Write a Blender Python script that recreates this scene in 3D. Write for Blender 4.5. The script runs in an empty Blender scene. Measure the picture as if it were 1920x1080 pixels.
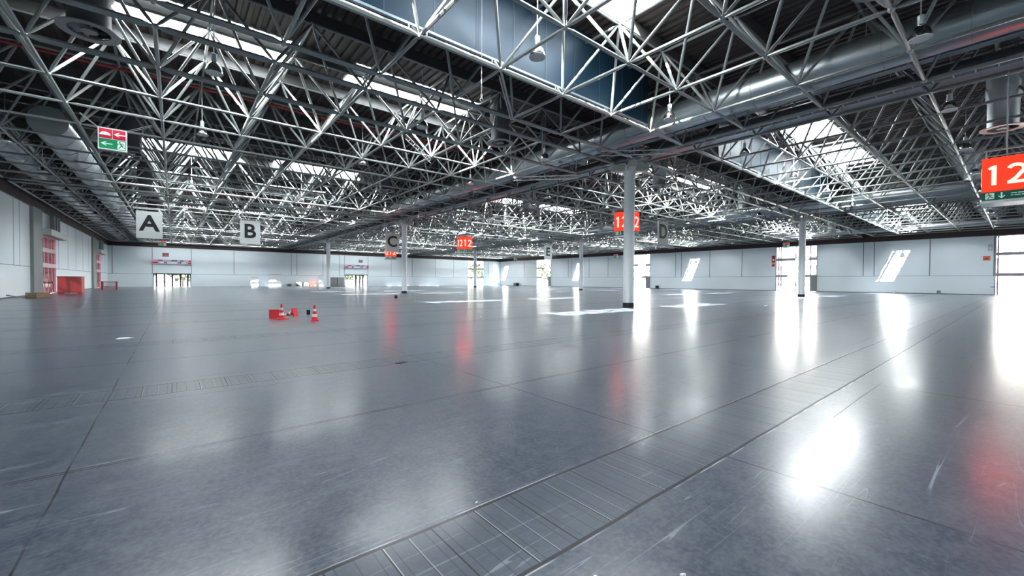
import bpy, math, random
from mathutils import Matrix, Vector
random.seed(7)
PI = math.pi
C = bpy.context.scene.collection
SC = bpy.context.scene
EXPO = 4.35
LIT = 1.0 / 2 ** EXPO          # a lamp value that shows as 1.0 at this exposure

# ------------------------------------------------------------------ layout (metres)
M_ = 2.927                      # module of the roof grid
N_ = 10
GAP = 1.374
P_ = N_ * M_ + GAP              # bay pitch
X0, Y0 = -9.154, -15.379        # first node of the first bay
ZB = 8.491                      # lower chord plane
DEP = 2.50                      # depth of the space frame
ZD = 11.45                      # underside of the roof deck
CAMZ = 1.4914
XL, XR, YF, YK = -9.5, 81.75, -17.2, 106.2
F_PX = 775.7
AZ, PIT, ROL = 0.88632, -0.01711, 0.00547


def project(x, y, z):
    r = math.sin(AZ) * x - math.cos(AZ) * y
    w = math.cos(AZ) * x + math.sin(AZ) * y
    if w < 0.3:
        return None
    u = z - CAMZ
    return 960 + F_PX * r / w, 526.7 - F_PX * u / w, w


# ------------------------------------------------------------------ mesh builder
class MB:
    def __init__(s):
        s.v, s.f, s.m = [], [], []
        s.mi = 0

    def add(s, vs, fs):
        o = len(s.v)
        s.v += [tuple(p) for p in vs]
        s.f += [tuple(i + o for i in f) for f in fs]
        s.m += [s.mi] * len(fs)
        return s

    def box(s, x0, x1, y0, y1, z0, z1):
        vs = [(x, y, z) for z in (z0, z1) for y in (y0, y1) for x in (x0, x1)]
        return s.add(vs, [(0, 2, 3, 1), (4, 5, 7, 6), (0, 1, 5, 4), (2, 6, 7, 3), (0, 4, 6, 2), (1, 3, 7, 5)])

    def quad(s, a, b, c, d):
        return s.add([a, b, c, d], [(0, 1, 2, 3)])

    def rings(s, p, q, prof, n=8, cap=True):
        p, q = Vector(p), Vector(q)
        d = q - p
        L = d.length
        d.normalize()
        a = d.cross(Vector((0, 0, 1)))
        if a.length < 1e-4:
            a = Vector((1, 0, 0))
        a.normalize()
        b = d.cross(a)
        vs, fs = [], []
        for t, r in prof:
            c = p + d * (t * L)
            for k in range(n):
                g = 2 * PI * k / n
                vs.append(c + a * (r * math.cos(g)) + b * (r * math.sin(g)))
        for i in range(len(prof) - 1):
            for k in range(n):
                k2 = (k + 1) % n
                fs.append((i * n + k, i * n + k2, (i + 1) * n + k2, (i + 1) * n + k))
        if cap:
            fs.append(tuple(range(n - 1, -1, -1)))
            fs.append(tuple((len(prof) - 1) * n + k for k in range(n)))
        return s.add(vs, fs)

    def tube(s, p, q, r, n=8, cap=True):
        return s.rings(p, q, [(0, r), (1, r)], n, cap)

    def bar(s, p, q, r, n=7):                      # a strut with conical ends
        L = (Vector(q) - Vector(p)).length
        e, t = 0.07 / L, 0.30 / L
        return s.rings(p, q, [(e, r * .45), (t, r), (1 - t, r), (1 - e, r * .45)], n, False)

    def lathe(s, prof, n=20, at=(0, 0, 0)):
        vs, fs = [], []
        for r, z in prof:
            for k in range(n):
                g = 2 * PI * k / n
                vs.append((at[0] + r * math.cos(g), at[1] + r * math.sin(g), at[2] + z))
        for i in range(len(prof) - 1):
            for k in range(n):
                k2 = (k + 1) % n
                fs.append((i * n + k, i * n + k2, (i + 1) * n + k2, (i + 1) * n + k))
        return s.add(vs, fs)

    def ball(s, c, r, n=8, h=5):
        prof = [(max(1e-4, r * math.sin(PI * i / h)), -r * math.cos(PI * i / h)) for i in range(h + 1)]
        return s.lathe(prof, n, c)

    def poly(s, pts, y0, y1):                      # outline in XZ pushed along Y
        n = len(pts)
        vs = [(x, y0, z) for x, z in pts] + [(x, y1, z) for x, z in pts]
        fs = [tuple(range(n)), tuple(range(2 * n - 1, n - 1, -1))]
        fs += [(i, i + n, (i + 1) % n + n, (i + 1) % n) for i in range(n)]
        return s.add(vs, fs)

    def mesh(s, name, mats, smooth=False):
        me = bpy.data.meshes.new(name)
        me.from_pydata(s.v, [], s.f)
        for m in (mats if isinstance(mats, (list, tuple)) else [mats]):
            me.materials.append(m)
        me.polygons.foreach_set('material_index', s.m)
        if smooth:
            me.polygons.foreach_set('use_smooth', [True] * len(s.f))
        me.update()
        if smooth:
            try:
                me.set_sharp_from_angle(angle=math.radians(40))
            except Exception:
                pass
        return me


def link(name, me, parent=None, loc=(0, 0, 0), rot=(0, 0, 0)):
    o = bpy.data.objects.new(name, me)
    C.objects.link(o)
    o.location = loc
    o.rotation_euler = rot
    o.parent = parent
    return o


def tag(o, label, cat, group=None):
    o['label'] = label
    o['category'] = cat
    if group:
        o['group'] = group
    return o


def empty(name, loc=(0, 0, 0), rz=0.0):
    o = link(name, None, None, loc, (0, 0, rz))
    o.empty_display_size = .3
    return o


def thing(name, label, cat, loc=(0, 0, 0), rz=0.0, group=None):
    return tag(empty(name, loc, rz), label, cat, group)


def struct(name, mb, mats, parent=None, smooth=False, loc=(0, 0, 0)):
    o = link(name, mb.mesh(name, mats, smooth), parent, loc)
    if parent is None:
        o['kind'] = 'structure'
    return o


def part(name, mb, mats, parent, smooth=False, loc=(0, 0, 0), rot=(0, 0, 0), stuff=False):
    o = link(name, mb.mesh(name, mats, smooth), parent, loc, rot)
    if stuff:
        o['kind'] = 'stuff'
    return o


# ------------------------------------------------------------------ materials
def mat(name, col, rough=.5, metal=0.0, spec=.5, emit=0.0, noise=0.0, nscale=3.0, coat=0.0):
    m = bpy.data.materials.new(name)
    m.use_nodes = True
    nt = m.node_tree
    b = nt.nodes['Principled BSDF']
    b.inputs['Base Color'].default_value = (*col, 1)
    b.inputs['Roughness'].default_value = rough
    b.inputs['Metallic'].default_value = metal
    b.inputs['Specular IOR Level'].default_value = spec
    b.inputs['Coat Weight'].default_value = coat
    if emit:
        b.inputs['Emission Color'].default_value = (*col, 1)
        b.inputs['Emission Strength'].default_value = emit
    if noise:
        tc = nt.nodes.new('ShaderNodeTexCoord')
        nz = nt.nodes.new('ShaderNodeTexNoise')
        nz.inputs['Scale'].default_value = nscale
        nz.inputs['Detail'].default_value = 5
        rp = nt.nodes.new('ShaderNodeMapRange')
        rp.inputs[3].default_value = 1 - noise
        rp.inputs[4].default_value = 1 + noise
        mx = nt.nodes.new('ShaderNodeMixRGB')
        mx.blend_type = 'MULTIPLY'
        mx.inputs[0].default_value = 1
        mx.inputs[1].default_value = (*col, 1)
        nt.links.new(tc.outputs['Object'], nz.inputs['Vector'])
        nt.links.new(nz.outputs['Fac'], rp.inputs[0])
        nt.links.new(rp.outputs[0], mx.inputs[2])
        nt.links.new(mx.outputs[0], b.inputs['Base Color'])
        rr = nt.nodes.new('ShaderNodeMapRange')
        rr.inputs[3].default_value = max(.03, rough - .12)
        rr.inputs[4].default_value = min(1, rough + .12)
        nt.links.new(nz.outputs['Fac'], rr.inputs[0])
        nt.links.new(rr.outputs[0], b.inputs['Roughness'])
    return m


def glass(name, tint=(1, 1, 1), gloss=.10, frost=0.0):
    m = bpy.data.materials.new(name)
    m.use_nodes = True
    nt = m.node_tree
    nt.nodes.clear()
    out = nt.nodes.new('ShaderNodeOutputMaterial')
    t = nt.nodes.new('ShaderNodeBsdfTransparent')
    t.inputs[0].default_value = (*tint, 1)
    g = nt.nodes.new('ShaderNodeBsdfGlossy')
    g.inputs['Roughness'].default_value = .05
    mx = nt.nodes.new('ShaderNodeMixShader')
    mx.inputs[0].default_value = gloss
    nt.links.new(t.outputs[0], mx.inputs[1])
    nt.links.new(g.outputs[0], mx.inputs[2])
    last = mx
    if frost:
        tl = nt.nodes.new('ShaderNodeBsdfTranslucent')
        tl.inputs[0].default_value = (.9, .93, .96, 1)
        m2 = nt.nodes.new('ShaderNodeMixShader')
        m2.inputs[0].default_value = frost
        nt.links.new(mx.outputs[0], m2.inputs[1])
        nt.links.new(tl.outputs[0], m2.inputs[2])
        last = m2
    nt.links.new(last.outputs[0], out.inputs[0])
    return m


STEEL = mat('painted_tube', (.27, .29, .28), .34, .25, .5, noise=.12, nscale=1.3)
STEEL_D = mat('painted_beam', (.30, .32, .32), .4, .2, .5, noise=.12, nscale=1.3)
NODE = mat('node_steel', (.38, .40, .39), .35, .5)
DUCT = mat('galvanised_duct', (.40, .45, .47), .36, .8, .5, noise=.06, nscale=.6)
DUCT_SEAM = mat('duct_seam', (.35, .37, .38), .45, .7)
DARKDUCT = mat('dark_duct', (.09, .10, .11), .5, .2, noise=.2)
DECK = mat('roof_deck', (.060, .047, .043), .55, .1, noise=.25, nscale=.7)
PURLIN = mat('purlin', (.10, .10, .10), .5, .2)
CURB = mat('skylight_curb', (.62, .64, .64), .5)
CURTAIN = mat('smoke_curtain_blue', (.010, .034, .060), .40, .2, .35, noise=.3, nscale=.5)
RAIL = mat('curtain_rail', (.34, .42, .48), .35, .3)
WALL = mat('wall_panel', (.77, .845, .875), .34, 0, .5, noise=.035, nscale=.35)
WALL_G = mat('wall_grey', (.25, .28, .275), .55, noise=.08, nscale=1.5)
JOINT = mat('wall_joint', (.13, .14, .15), .6)
FASCIA = mat('fascia_brown', (.040, .022, .022), .6, noise=.3, nscale=.6)
COLM = mat('column_paint', (.76, .80, .80), .42, noise=.05, nscale=1.5)
BLACK = mat('black_band', (.015, .015, .016), .4)
CAPM = mat('capital_paint', (.52, .55, .49), .5, noise=.06, nscale=2)
SIGNW = mat('sign_panel', (.47, .50, .485), .4)
INK = mat('sign_ink', (.008, .008, .012), .45)
RED_LIT = mat('sign_red', (.95, .010, .003), .35, emit=5.0 * LIT)
RED_BODY = mat('sign_red_body', (.60, .02, .01), .4)
WHITE_LIT = mat('sign_figure', (.95, .88, .74), .4, emit=.75 * LIT)
GREEN_LIT = mat('sign_green', (.004, .085, .050), .35, emit=.35 * LIT)
PALE_LIT = mat('sign_pale', (.62, .80, .72), .4, emit=.25 * LIT)
CRIM = mat('sign_crimson', (.45, .006, .035), .35, emit=.45 * LIT)
EGREEN = mat('exit_green', (.004, .17, .065), .35, emit=.5 * LIT)
BASEW = mat('sign_base', (.70, .74, .72), .4)
ALU = mat('lamp_aluminium', (.86, .87, .85), .16, 1.0)
LENS = mat('lamp_lens', (.55, .56, .54), .25, .1)
LAMPW = mat('lamp_housing', (.62, .70, .73), .35, .2)
FRAMEL = mat('portal_frame', (.34, .33, .38), .4, .2)
FRAME_PINKLIT = mat('portal_frame_pink_light', (.80, .55, .60), .4, .1)  # pink light falling on the frame, put into its colour
LILAC = mat('board_lilac', (.55, .53, .60), .5)
GLASS = glass('portal_glass')
GLASS_PINKLIT = glass('portal_glass_pink_light', (.14, .088, .098))  # tint stands in for reddened light arriving from outside
SKYGL = glass('skylight_glass', (.97, .99, 1.0), .06)
CONE_R = mat('cone_red', (.80, .018, .030), .45)
CONE_W = mat('cone_white', (.82, .80, .80), .4)
REDBOX = mat('red_sheet', (.55, .12, .115), .45, noise=.12, nscale=2)
REDDK = mat('red_dark', (.28, .02, .03), .5)
WOOD = mat('crate_wood', (.30, .20, .11), .6, noise=.3, nscale=4)
PAPER = mat('paper_white', (.85, .86, .88), .5)
GREYBOX = mat('grey_box', (.22, .22, .22), .5, noise=.1)
WHITEBD = mat('white_board', (.80, .80, .78), .45)
ORANGE = mat('orange_plate', (.75, .16, .06), .5)
PIPE_R = mat('sprinkler_red', (.35, .03, .03), .4)
CABLE = mat('cable', (.45, .46, .46), .45)
CONC = mat('yard_concrete', (.30, .30, .29), .8, noise=.1)
FACADE = mat('facade_white', (.72, .72, .70), .6)
FBAND = mat('facade_band', (.026, .022, .030), .4)
FYEL = mat('facade_yellow', (.10, .10, .04), .6)
LEAF = mat('tree_leaf', (.040, .055, .018), .7, noise=.5, nscale=.9)
BARK = mat('tree_bark', (.12, .09, .07), .8)


def floor_material():
    m = bpy.data.materials.new('hall_floor')
    m.use_nodes = True
    nt = m.node_tree
    B = nt.nodes['Principled BSDF']
    N = nt.nodes.new
    lk = nt.links.new
    tc = N('ShaderNodeTexCoord')
    sep = N('ShaderNodeSeparateXYZ')
    lk(tc.outputs['Object'], sep.inputs[0])
    x, y = sep.outputs[0], sep.outputs[1]

    def mt(op, a, b=None, c=None):
        n = N('ShaderNodeMath')
        n.operation = op
        for i, v in enumerate((a, b, c)):
            if v is None:
                continue
            if isinstance(v, (int, float)):
                n.inputs[i].default_value = v
            else:
                lk(v, n.inputs[i])
        return n.outputs[0]

    def wrapabs(v, off, half):
        return mt('ABSOLUTE', mt('WRAP', mt('SUBTRACT', v, off), half, -half))

    def less(a, b):
        return mt('LESS_THAN', a, b)

    def noise(scale, detail=4, vec=None, rough=.55):
        n = N('ShaderNodeTexNoise')
        n.inputs['Scale'].default_value = scale
        n.inputs['Detail'].default_value = detail
        n.inputs['Roughness'].default_value = rough
        lk(vec if vec is not None else tc.outputs['Object'], n.inputs['Vector'])
        return n.outputs['Fac']

    def ramp(v, a, b, c, d):
        n = N('ShaderNodeMapRange')
        n.clamp = True
        lk(v, n.inputs[0])
        for i, q in enumerate((a, b, c, d)):
            n.inputs[i + 1].default_value = q
        return n.outputs[0]

    def mixc(f, a, b):
        n = N('ShaderNodeMixRGB')
        if isinstance(f, (int, float)):
            n.inputs[0].default_value = f
        else:
            lk(f, n.inputs[0])
        for i, q in ((1, a), (2, b)):
            if isinstance(q, tuple):
                n.inputs[i].default_value = (*q, 1)
            else:
                lk(q, n.inputs[i])
        return n.outputs[0]

    # slightly wandering coordinates so joints are not ruler straight
    wob = mt('MULTIPLY', mt('SUBTRACT', noise(1.1, 2), .5), .03)
    yw = mt('ADD', y, wob)
    xw = mt('ADD', x, wob)
    dch = wrapabs(yw, 1.895, 2.71)
    inside = less(dch, .325)
    edge = mt('MULTIPLY', less(mt('ABSOLUTE', mt('SUBTRACT', dch, .325)), .013), 1.0)
    edge2 = less(mt('ABSOLUTE', mt('SUBTRACT', dch, .345)), .005)
    tr1 = mt('MULTIPLY', less(wrapabs(x, 1.49, .1525), .005), inside)
    tr2 = mt('MULTIPLY', less(wrapabs(x, 1.54, .0508), .0035), inside)
    tr3 = mt('MULTIPLY', less(wrapabs(x, 1.497, .305), .0035), inside)
    jx = less(wrapabs(xw, 3.65, 2.15), .007)
    jy = less(mt('ABSOLUTE', mt('SUBTRACT', dch, 2.69)), .007)
    jy2 = mt('MULTIPLY', less(mt('ABSOLUTE', mt('SUBTRACT', dch, .62)), .006), less(.52, noise(.23, 1)))
    out = mt('SUBTRACT', 1.0, inside)
    joints = mt('MULTIPLY', mt('MAXIMUM', jx, mt('MAXIMUM', jy, jy2)), out)
    joints = mt('MULTIPLY', joints, ramp(noise(.9, 3), .40, .52, .15, 1.0))
    dark = mt('MAXIMUM', mt('MAXIMUM', edge, tr1), joints)
    dark = mt('MAXIMUM', dark, mt('MULTIPLY', tr2, .55))
    # scratches: thin ridges of stretched noise in several directions
    scr = None
    for k, (ang, sx, sy, w, lo) in enumerate(((.35, .25, 2.6, .012, .56), (-.5, .3, 2.2, .011, .57), (1.15, .35, 2.9, .012, .58), (2.2, .22, 2.0, .010, .57),
                                              (.05, .7, 6.5, .020, .57), (1.7, .8, 6.0, .018, .58), (-.9, .6, 5.0, .018, .58))):
        mp = N('ShaderNodeMapping')
        mp.inputs['Rotation'].default_value = (0, 0, ang)
        mp.inputs['Scale'].default_value = (sx * .35, sy * 1.5, 1)
        mp.inputs['Location'].default_value = (k * 7.3, k * 3.1, 0)
        lk(tc.outputs['Object'], mp.inputs['Vector'])
        n = noise(1.5, 0, mp.outputs[0], .4)
        r = less(mt('ABSOLUTE', mt('SUBTRACT', n, .5)), w * .36)
        gate = ramp(noise(.55 + .1 * k, 3, mp.outputs[0]), lo, lo + .05, 0, 1)
        s = mt('MULTIPLY', r, gate)
        scr = s if scr is None else mt('MAXIMUM', scr, s)
    big = noise(.13, 3, None, .5)
    mid = noise(.9, 3, None, .5)
    grit = noise(6, 3, None, .6)
    fine = noise(28, 2, None, .6)
    col = mixc(ramp(big, .3, .7, 0, 1), (.030, .042, .066), (.044, .060, .086))
    col = mixc(mt('MULTIPLY', ramp(mid, .40, .75, 0, 1), .35), col, (.090, .104, .125))
    col = mixc(mt('MULTIPLY', ramp(grit, .42, .72, 0, 1), .5), col, (.115, .130, .150))
    col = mixc(mt('MULTIPLY', ramp(fine, .40, .75, 0, 1), .5), col, (.14, .155, .175))
    col = mixc(mt('MULTIPLY', inside, .7), col, (.058, .074, .096))
    tr4 = mt('MULTIPLY', less(wrapabs(x, 1.4975 + .1525, .305), .0035), inside)
    lite = mt('MAXIMUM', mt('MAXIMUM', tr3, mt('MULTIPLY', tr4, .5)), mt('MULTIPLY', edge2, ramp(noise(2.5, 2), .45, .6, 0, 1)))
    col = mixc(mt('MULTIPLY', lite, .75), col, (.42, .45, .48))
    col = mixc(mt('MULTIPLY', scr, .38), col, (.36, .40, .44))
    col = mixc(mt('MULTIPLY', dark, .92), col, (.005, .006, .008))
    lk(col, B.inputs['Base Color'])
    rg = ramp(big, .3, .7, .278, .295)
    rg = mt('ADD', rg, ramp(mid, .35, .7, 0, .02))
    rg = mt('ADD', rg, ramp(grit, .4, .7, 0, .015))
    rg = mt('ADD', rg, mt('MULTIPLY', inside, .02))
    rg = mt('ADD', rg, mt('MULTIPLY', mt('MAXIMUM', scr, dark), .25))
    lk(rg, B.inputs['Roughness'])
    B.inputs['IOR'].default_value = 1.5
    B.inputs['Specular IOR Level'].default_value = .28
    B.inputs['Coat Weight'].default_value = .40
    B.inputs['Coat IOR'].default_value = 1.5
    lk(ramp(mid, .35, .7, .14, .22), B.inputs['Coat Roughness'])
    bp = N('ShaderNodeBump')
    bp.inputs['Strength'].default_value = .25
    bp.inputs['Distance'].default_value = .006
    hsum = mt('ADD', mt('MULTIPLY', mid, .9), mt('MULTIPLY', grit, .05))
    hsum = mt('SUBTRACT', hsum, mt('MULTIPLY', dark, .8))
    lk(hsum, bp.inputs['Height'])
    lk(bp.outputs[0], B.inputs['Normal'])
    lk(bp.outputs[0], B.inputs['Coat Normal'])
    return m


FLOOR = floor_material()

# ------------------------------------------------------------------ the shell
struct('floor', MB().box(XL - .3, XR + .3, YF - .3, YK + .3, -.3, 0), FLOOR)
ZT = 7.68


def wall_run(name, along, pos, out, a0, a1, holes, seams, dado=2.5):
    """a wall along an axis; holes = [(a, b, ztop)]; out = +1/-1 outward; panels above a dado, thin dark joints."""
    mb = MB()
    th = .3

    def bx(m, u0, u1, w0, w1, z0, z1):
        if along == 'x':
            m.box(u0, u1, min(w0, w1), max(w0, w1), z0, z1)
        else:
            m.box(min(w0, w1), max(w0, w1), u0, u1, z0, z1)
    cuts = sorted([a0, a1] + [h[0] for h in holes] + [h[1] for h in holes])
    for u0, u1 in zip(cuts[:-1], cuts[1:]):
        h = [q for q in holes if abs(q[0] - u0) < 1e-6 and abs(q[1] - u1) < 1e-6]
        zb = h[0][2] if h else 0
        if zb < ZT - .01:
            bx(mb, u0, u1, pos, pos + out * th, max(zb, 0), ZT)
    w = struct(name, mb, WALL)
    jb = MB()
    e = -out * .006
    for s in seams:
        bx(jb, s - .045, s + .045, pos + e, pos - e * .5, dado, ZT)
    for u0, u1 in zip(cuts[:-1], cuts[1:]):
        if not any(abs(q[0] - u0) < 1e-6 and q[2] > dado for q in holes):
            bx(jb, u0, u1, pos + e, pos - e * .5, dado - .02, dado + .02)
    jo = part('panel_joint', jb, JOINT, w)
    return w


CL = [Y0 + k * P_ - GAP / 2 for k in range(5)]      # column lines in Y
CX = [X0 + k * P_ - GAP / 2 for k in range(4)]
right_holes = [(-3.9, 2.02, 7.68), (20.98, 27.03, 7.68), (51.75, 57.75, 7.68), (82.95, 88.95, 7.68)]
rs = []
for c in CL[1:4]:
    rs += [c + .55, c - .72, c - 6.65]
rs += [CL[2] - 12.6, CL[3] - 12.6, CL[3] + .55 + 18, CL[1] - 12.5]
wall_run('wall_right', 'y', XR, 1, YF, YK, right_holes, rs)
left_holes = [(56.4, 63.0, 5.5), (90.2, 96.7, 5.5)]
ls = [64.5, 69.5, 74.5, 79.5, 84.5, 48.6, 50.2, 41.0, 40.0, 34, 28, 98.5, 102]
wall_run('wall_left', 'y', XL, -1, YF, YK, left_holes, ls)
back_holes = [(-3.2, 2.62, 2.62), (32.9, 38.6, 2.85), (69.2, 75.2, 7.68)]
bs = [-8.9, -3.3, 2.7, 9.9, 20.9, 22.1, 27.8, 31.6, 32.8, 38.7, 44.9, 47.9, 49.5, 51.0, 58.2, 64.3, 76.9, 78.4]
wall_run('wall_back', 'x', YK, 1, XL, XR, back_holes, bs)
wall_run('wall_front', 'x', YF, -1, XL, XR, [], [k * 6.0 for k in range(-1, 13)])
# dark fascia between wall panels and roof
struct('trim_1', MB().box(XL - .3, XL + .02, YF, YK, ZT + .0, ZD + .5), FASCIA)
struct('trim_2', MB().box(XL, XR, YK - .02, YK + .3, ZT, ZD + .5), FASCIA)
struct('trim_3', MB().box(XR - .02, XR + .3, YF, YK, ZT, ZD + .5), FASCIA)
struct('trim_4', MB().box(XL, XR, YF - .3, YF + .02, ZT, ZD + .5), FASCIA)
# bright metal edge capping the wall panels
ec = MB()
ec.box(XL, XL + .05, YF, YK, ZT - .05, ZT)
ec.box(XL, 69.2, YK - .05, YK, ZT - .05, ZT)
ec.box(75.2, XR, YK - .05, YK, ZT - .05, ZT)
for a, b in ((2.02, 20.98), (27.03, 51.75), (57.75, 82.95), (88.95, YK)):
    ec.box(XR - .05, XR, a, b, ZT - .05, ZT)
struct('trim_5', ec, SIGNW)
# skirting
sk = MB()
for a, b in ((YF, -3.9), (2.02, 20.98), (27.03, 51.75), (57.75, 82.95), (88.95, YK)):
    sk.box(XR - .03, XR, a, b, 0, .1)
struct('baseboard_right', sk, JOINT)
sk = MB()
for a, b in ((YF, 53.2), (63, 86.8), (96.7, YK)):
    sk.box(XL, XL + .03, a, b, 0, .1)
struct('baseboard_left', sk, JOINT)


# ------------------------------------------------------------------ roof deck with skylights
PER = P_ / 84


def deck_piece(mb, x0, x1, y0, y1, dz=.085):
    xs, n = [], max(1, round((x1 - x0) / PER))
    d = (x1 - x0) / n
    for k in range(n):
        a = x0 + k * d
        xs += [(a, 0), (a + d * .38, 0), (a + d * .5, dz), (a + d * .88, dz)]
    xs.append((x1, 0))
    vs = [(x, y, z) for x, z in xs for y in (y0, y1)]
    mb.add(vs, [(2 * i, 2 * i + 1, 2 * i + 3, 2 * i + 2) for i in range(len(xs) - 1)])


BY = [(4.14, 6.34), (22.94, 25.14)]
SX = [(-GAP / 2 + 19 * PER, -GAP / 2 + 38 * PER), (-GAP / 2 + 45 * PER, -GAP / 2 + 64 * PER)]
deckmb = MB()
lo, hi = -GAP / 2, N_ * M_ + GAP / 2
ys = [lo, BY[0][0], BY[0][1], BY[1][0], BY[1][1], hi]
for a, b in ((ys[0], ys[1]), (ys[2], ys[3]), (ys[4], ys[5])):
    deck_piece(deckmb, lo, hi, a, b)
for a, b in BY:
    for c, d in ((lo, SX[0][0]), (SX[0][1], SX[1][0]), (SX[1][1], hi)):
        deck_piece(deckmb, c, d, a, b)
deck_me = deckmb.mesh('ceiling', DECK)
pur = MB()
for j in range(N_):
    y = (j + .5) * M_
    pur.box(lo, hi, y - .06, y + .06, ZB + DEP + .02 - ZD, -.01)
pur_me = pur.mesh('purlin', PURLIN)
cu, gl, fb = MB(), MB(), MB()
L_, W_, H_ = 19 * PER, 2.2, .62
cu.box(-.06, 0, -.06, W_ + .06, 0, H_)
cu.box(L_, L_ + .06, -.06, W_ + .06, 0, H_)
cu.box(0, L_, -.06, 0, 0, H_)
cu.box(0, L_, W_, W_ + .06, 0, H_)
gl.quad((0, 0, H_ - .05), (L_, 0, H_ - .05), (L_, W_, H_ - .05), (0, W_, H_ - .05))
for k in range(6):
    x = L_ * k / 5
    fb.box(x - .045, x + .045, 0, W_, H_ - .13, H_ - .04)
fb.box(0, L_, W_ * .36 - .045, W_ * .36 + .045, H_ - .14, H_ - .04)
cu_me, gl_me, fb_me = cu.mesh('curb', CURB), gl.mesh('glazing', SKYGL), fb.mesh('glazing_bar', CURB)
wn = 0
for bx in range(3):
    for by in range(4):
        ox, oy = X0 + bx * P_, Y0 + by * P_
        d = link('ceiling' if bx + by == 0 else 'ceiling.%03d' % (bx * 4 + by), deck_me, None, (ox, oy, ZD))
        d['kind'] = 'structure'
        link('purlin', pur_me, d)
        for y0, y1 in BY:
            for x0, x1 in SX:
                wn += 1
                w = empty('window_%d' % wn, (ox + x0, oy + y0, ZD + .01))
                w['kind'] = 'structure'
                link('curb', cu_me, w)
                link('glazing', gl_me, w)
                link('glazing_bar', fb_me, w)

# ------------------------------------------------------------------ space frames
def chord_mesh(r, axis, n, name):
    mb = MB()
    for k in range(n):
        p = (k * M_, 0, 0) if axis == 0 else (0, k * M_, 0)
        q = ((k + 1) * M_, 0, 0) if axis == 0 else (0, (k + 1) * M_, 0)
        mb.bar(p, q, r)
    return mb.mesh(name, STEEL, True)


chx, chy = chord_mesh(.058, 0, N_, 'bottom_chord'), chord_mesh(.058, 1, N_, 'bottom_chord')
chxh, chyh = chord_mesh(.092, 0, N_, 'bottom_chord'), chord_mesh(.080, 1, N_, 'bottom_chord')
tcx, tcy = chord_mesh(.050, 0, N_ - 1, 'top_chord'), chord_mesh(.050, 1, N_ - 1, 'top_chord')
DG = []
for sx, sy in ((-1, -1), (1, -1), (1, 1), (-1, 1)):
    DG.append(MB().bar((0, 0, 0), (sx * M_ / 2, sy * M_ / 2, -DEP), .051).mesh('diagonal_brace', STEEL, True))
ball_me = MB().ball((0, 0, 0), .085, 10, 6).mesh('node_ball', NODE, True)
all_dg, all_nd = MB(), MB()
allnodes = [(i * M_, j * M_, 0) for i in range(N_ + 1) for j in range(N_ + 1)] + \
           [((i + .5) * M_, (j + .5) * M_, DEP) for i in range(N_) for j in range(N_)]
alldg = [(i, j, k) for i in range(N_) for j in range(N_) for k in range(4)]


def dg_ends(i, j, k):
    sx, sy = ((-1, -1), (1, -1), (1, 1), (-1, 1))[k]
    a = ((i + .5) * M_, (j + .5) * M_, DEP)
    return a, (a[0] + sx * M_ / 2, a[1] + sy * M_ / 2, 0)


for t in alldg:
    all_dg.bar(*dg_ends(*t), .051, 6)
for p in allnodes:
    all_nd.ball(p, .085, 6, 4)
all_dg_me = all_dg.mesh('diagonal_brace', STEEL, True)
all_nd_me = all_nd.mesh('node_ball', NODE, True)


def show_size(x, y, z):
    q = project(x, y, z)
    if q is None or not (-120 < q[0] < 2040 and -160 < q[1] < 1080):
        return 0
    return 1 / q[2]


FR_LABEL = {
    (0, 0): 'grey tube space frame nearest overhead, in front of the blue sheet curtain',
    (0, 1): 'grey tube space frame above the green exit sign, beyond the blue sheet curtain',
    (1, 0): 'grey tube space frame at the upper right, above the large red 12 sign',
    (1, 1): 'grey tube space frame straight behind the thickest white column, above the letter D sign',
    (0, 2): 'grey tube space frame over the letter A and B signs',
    (0, 3): 'grey tube space frame far off over the four-leaf glass door in the back wall',
    (1, 2): 'grey tube space frame over the small 12 12 sign cube in the middle distance',
    (1, 3): 'grey tube space frame far off over the grey cabinets at the back wall',
    (2, 0): 'grey tube space frame along the white wall at far right, over the brightest glass portal',
    (2, 1): 'grey tube space frame along the right wall beyond the slim column',
    (2, 2): 'grey tube space frame along the right wall behind the letter E sign',
    (2, 3): 'grey tube space frame in the far corner where back and right walls meet',
}
DETAIL = {(0, 0), (0, 1), (1, 0), (1, 1)}
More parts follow.
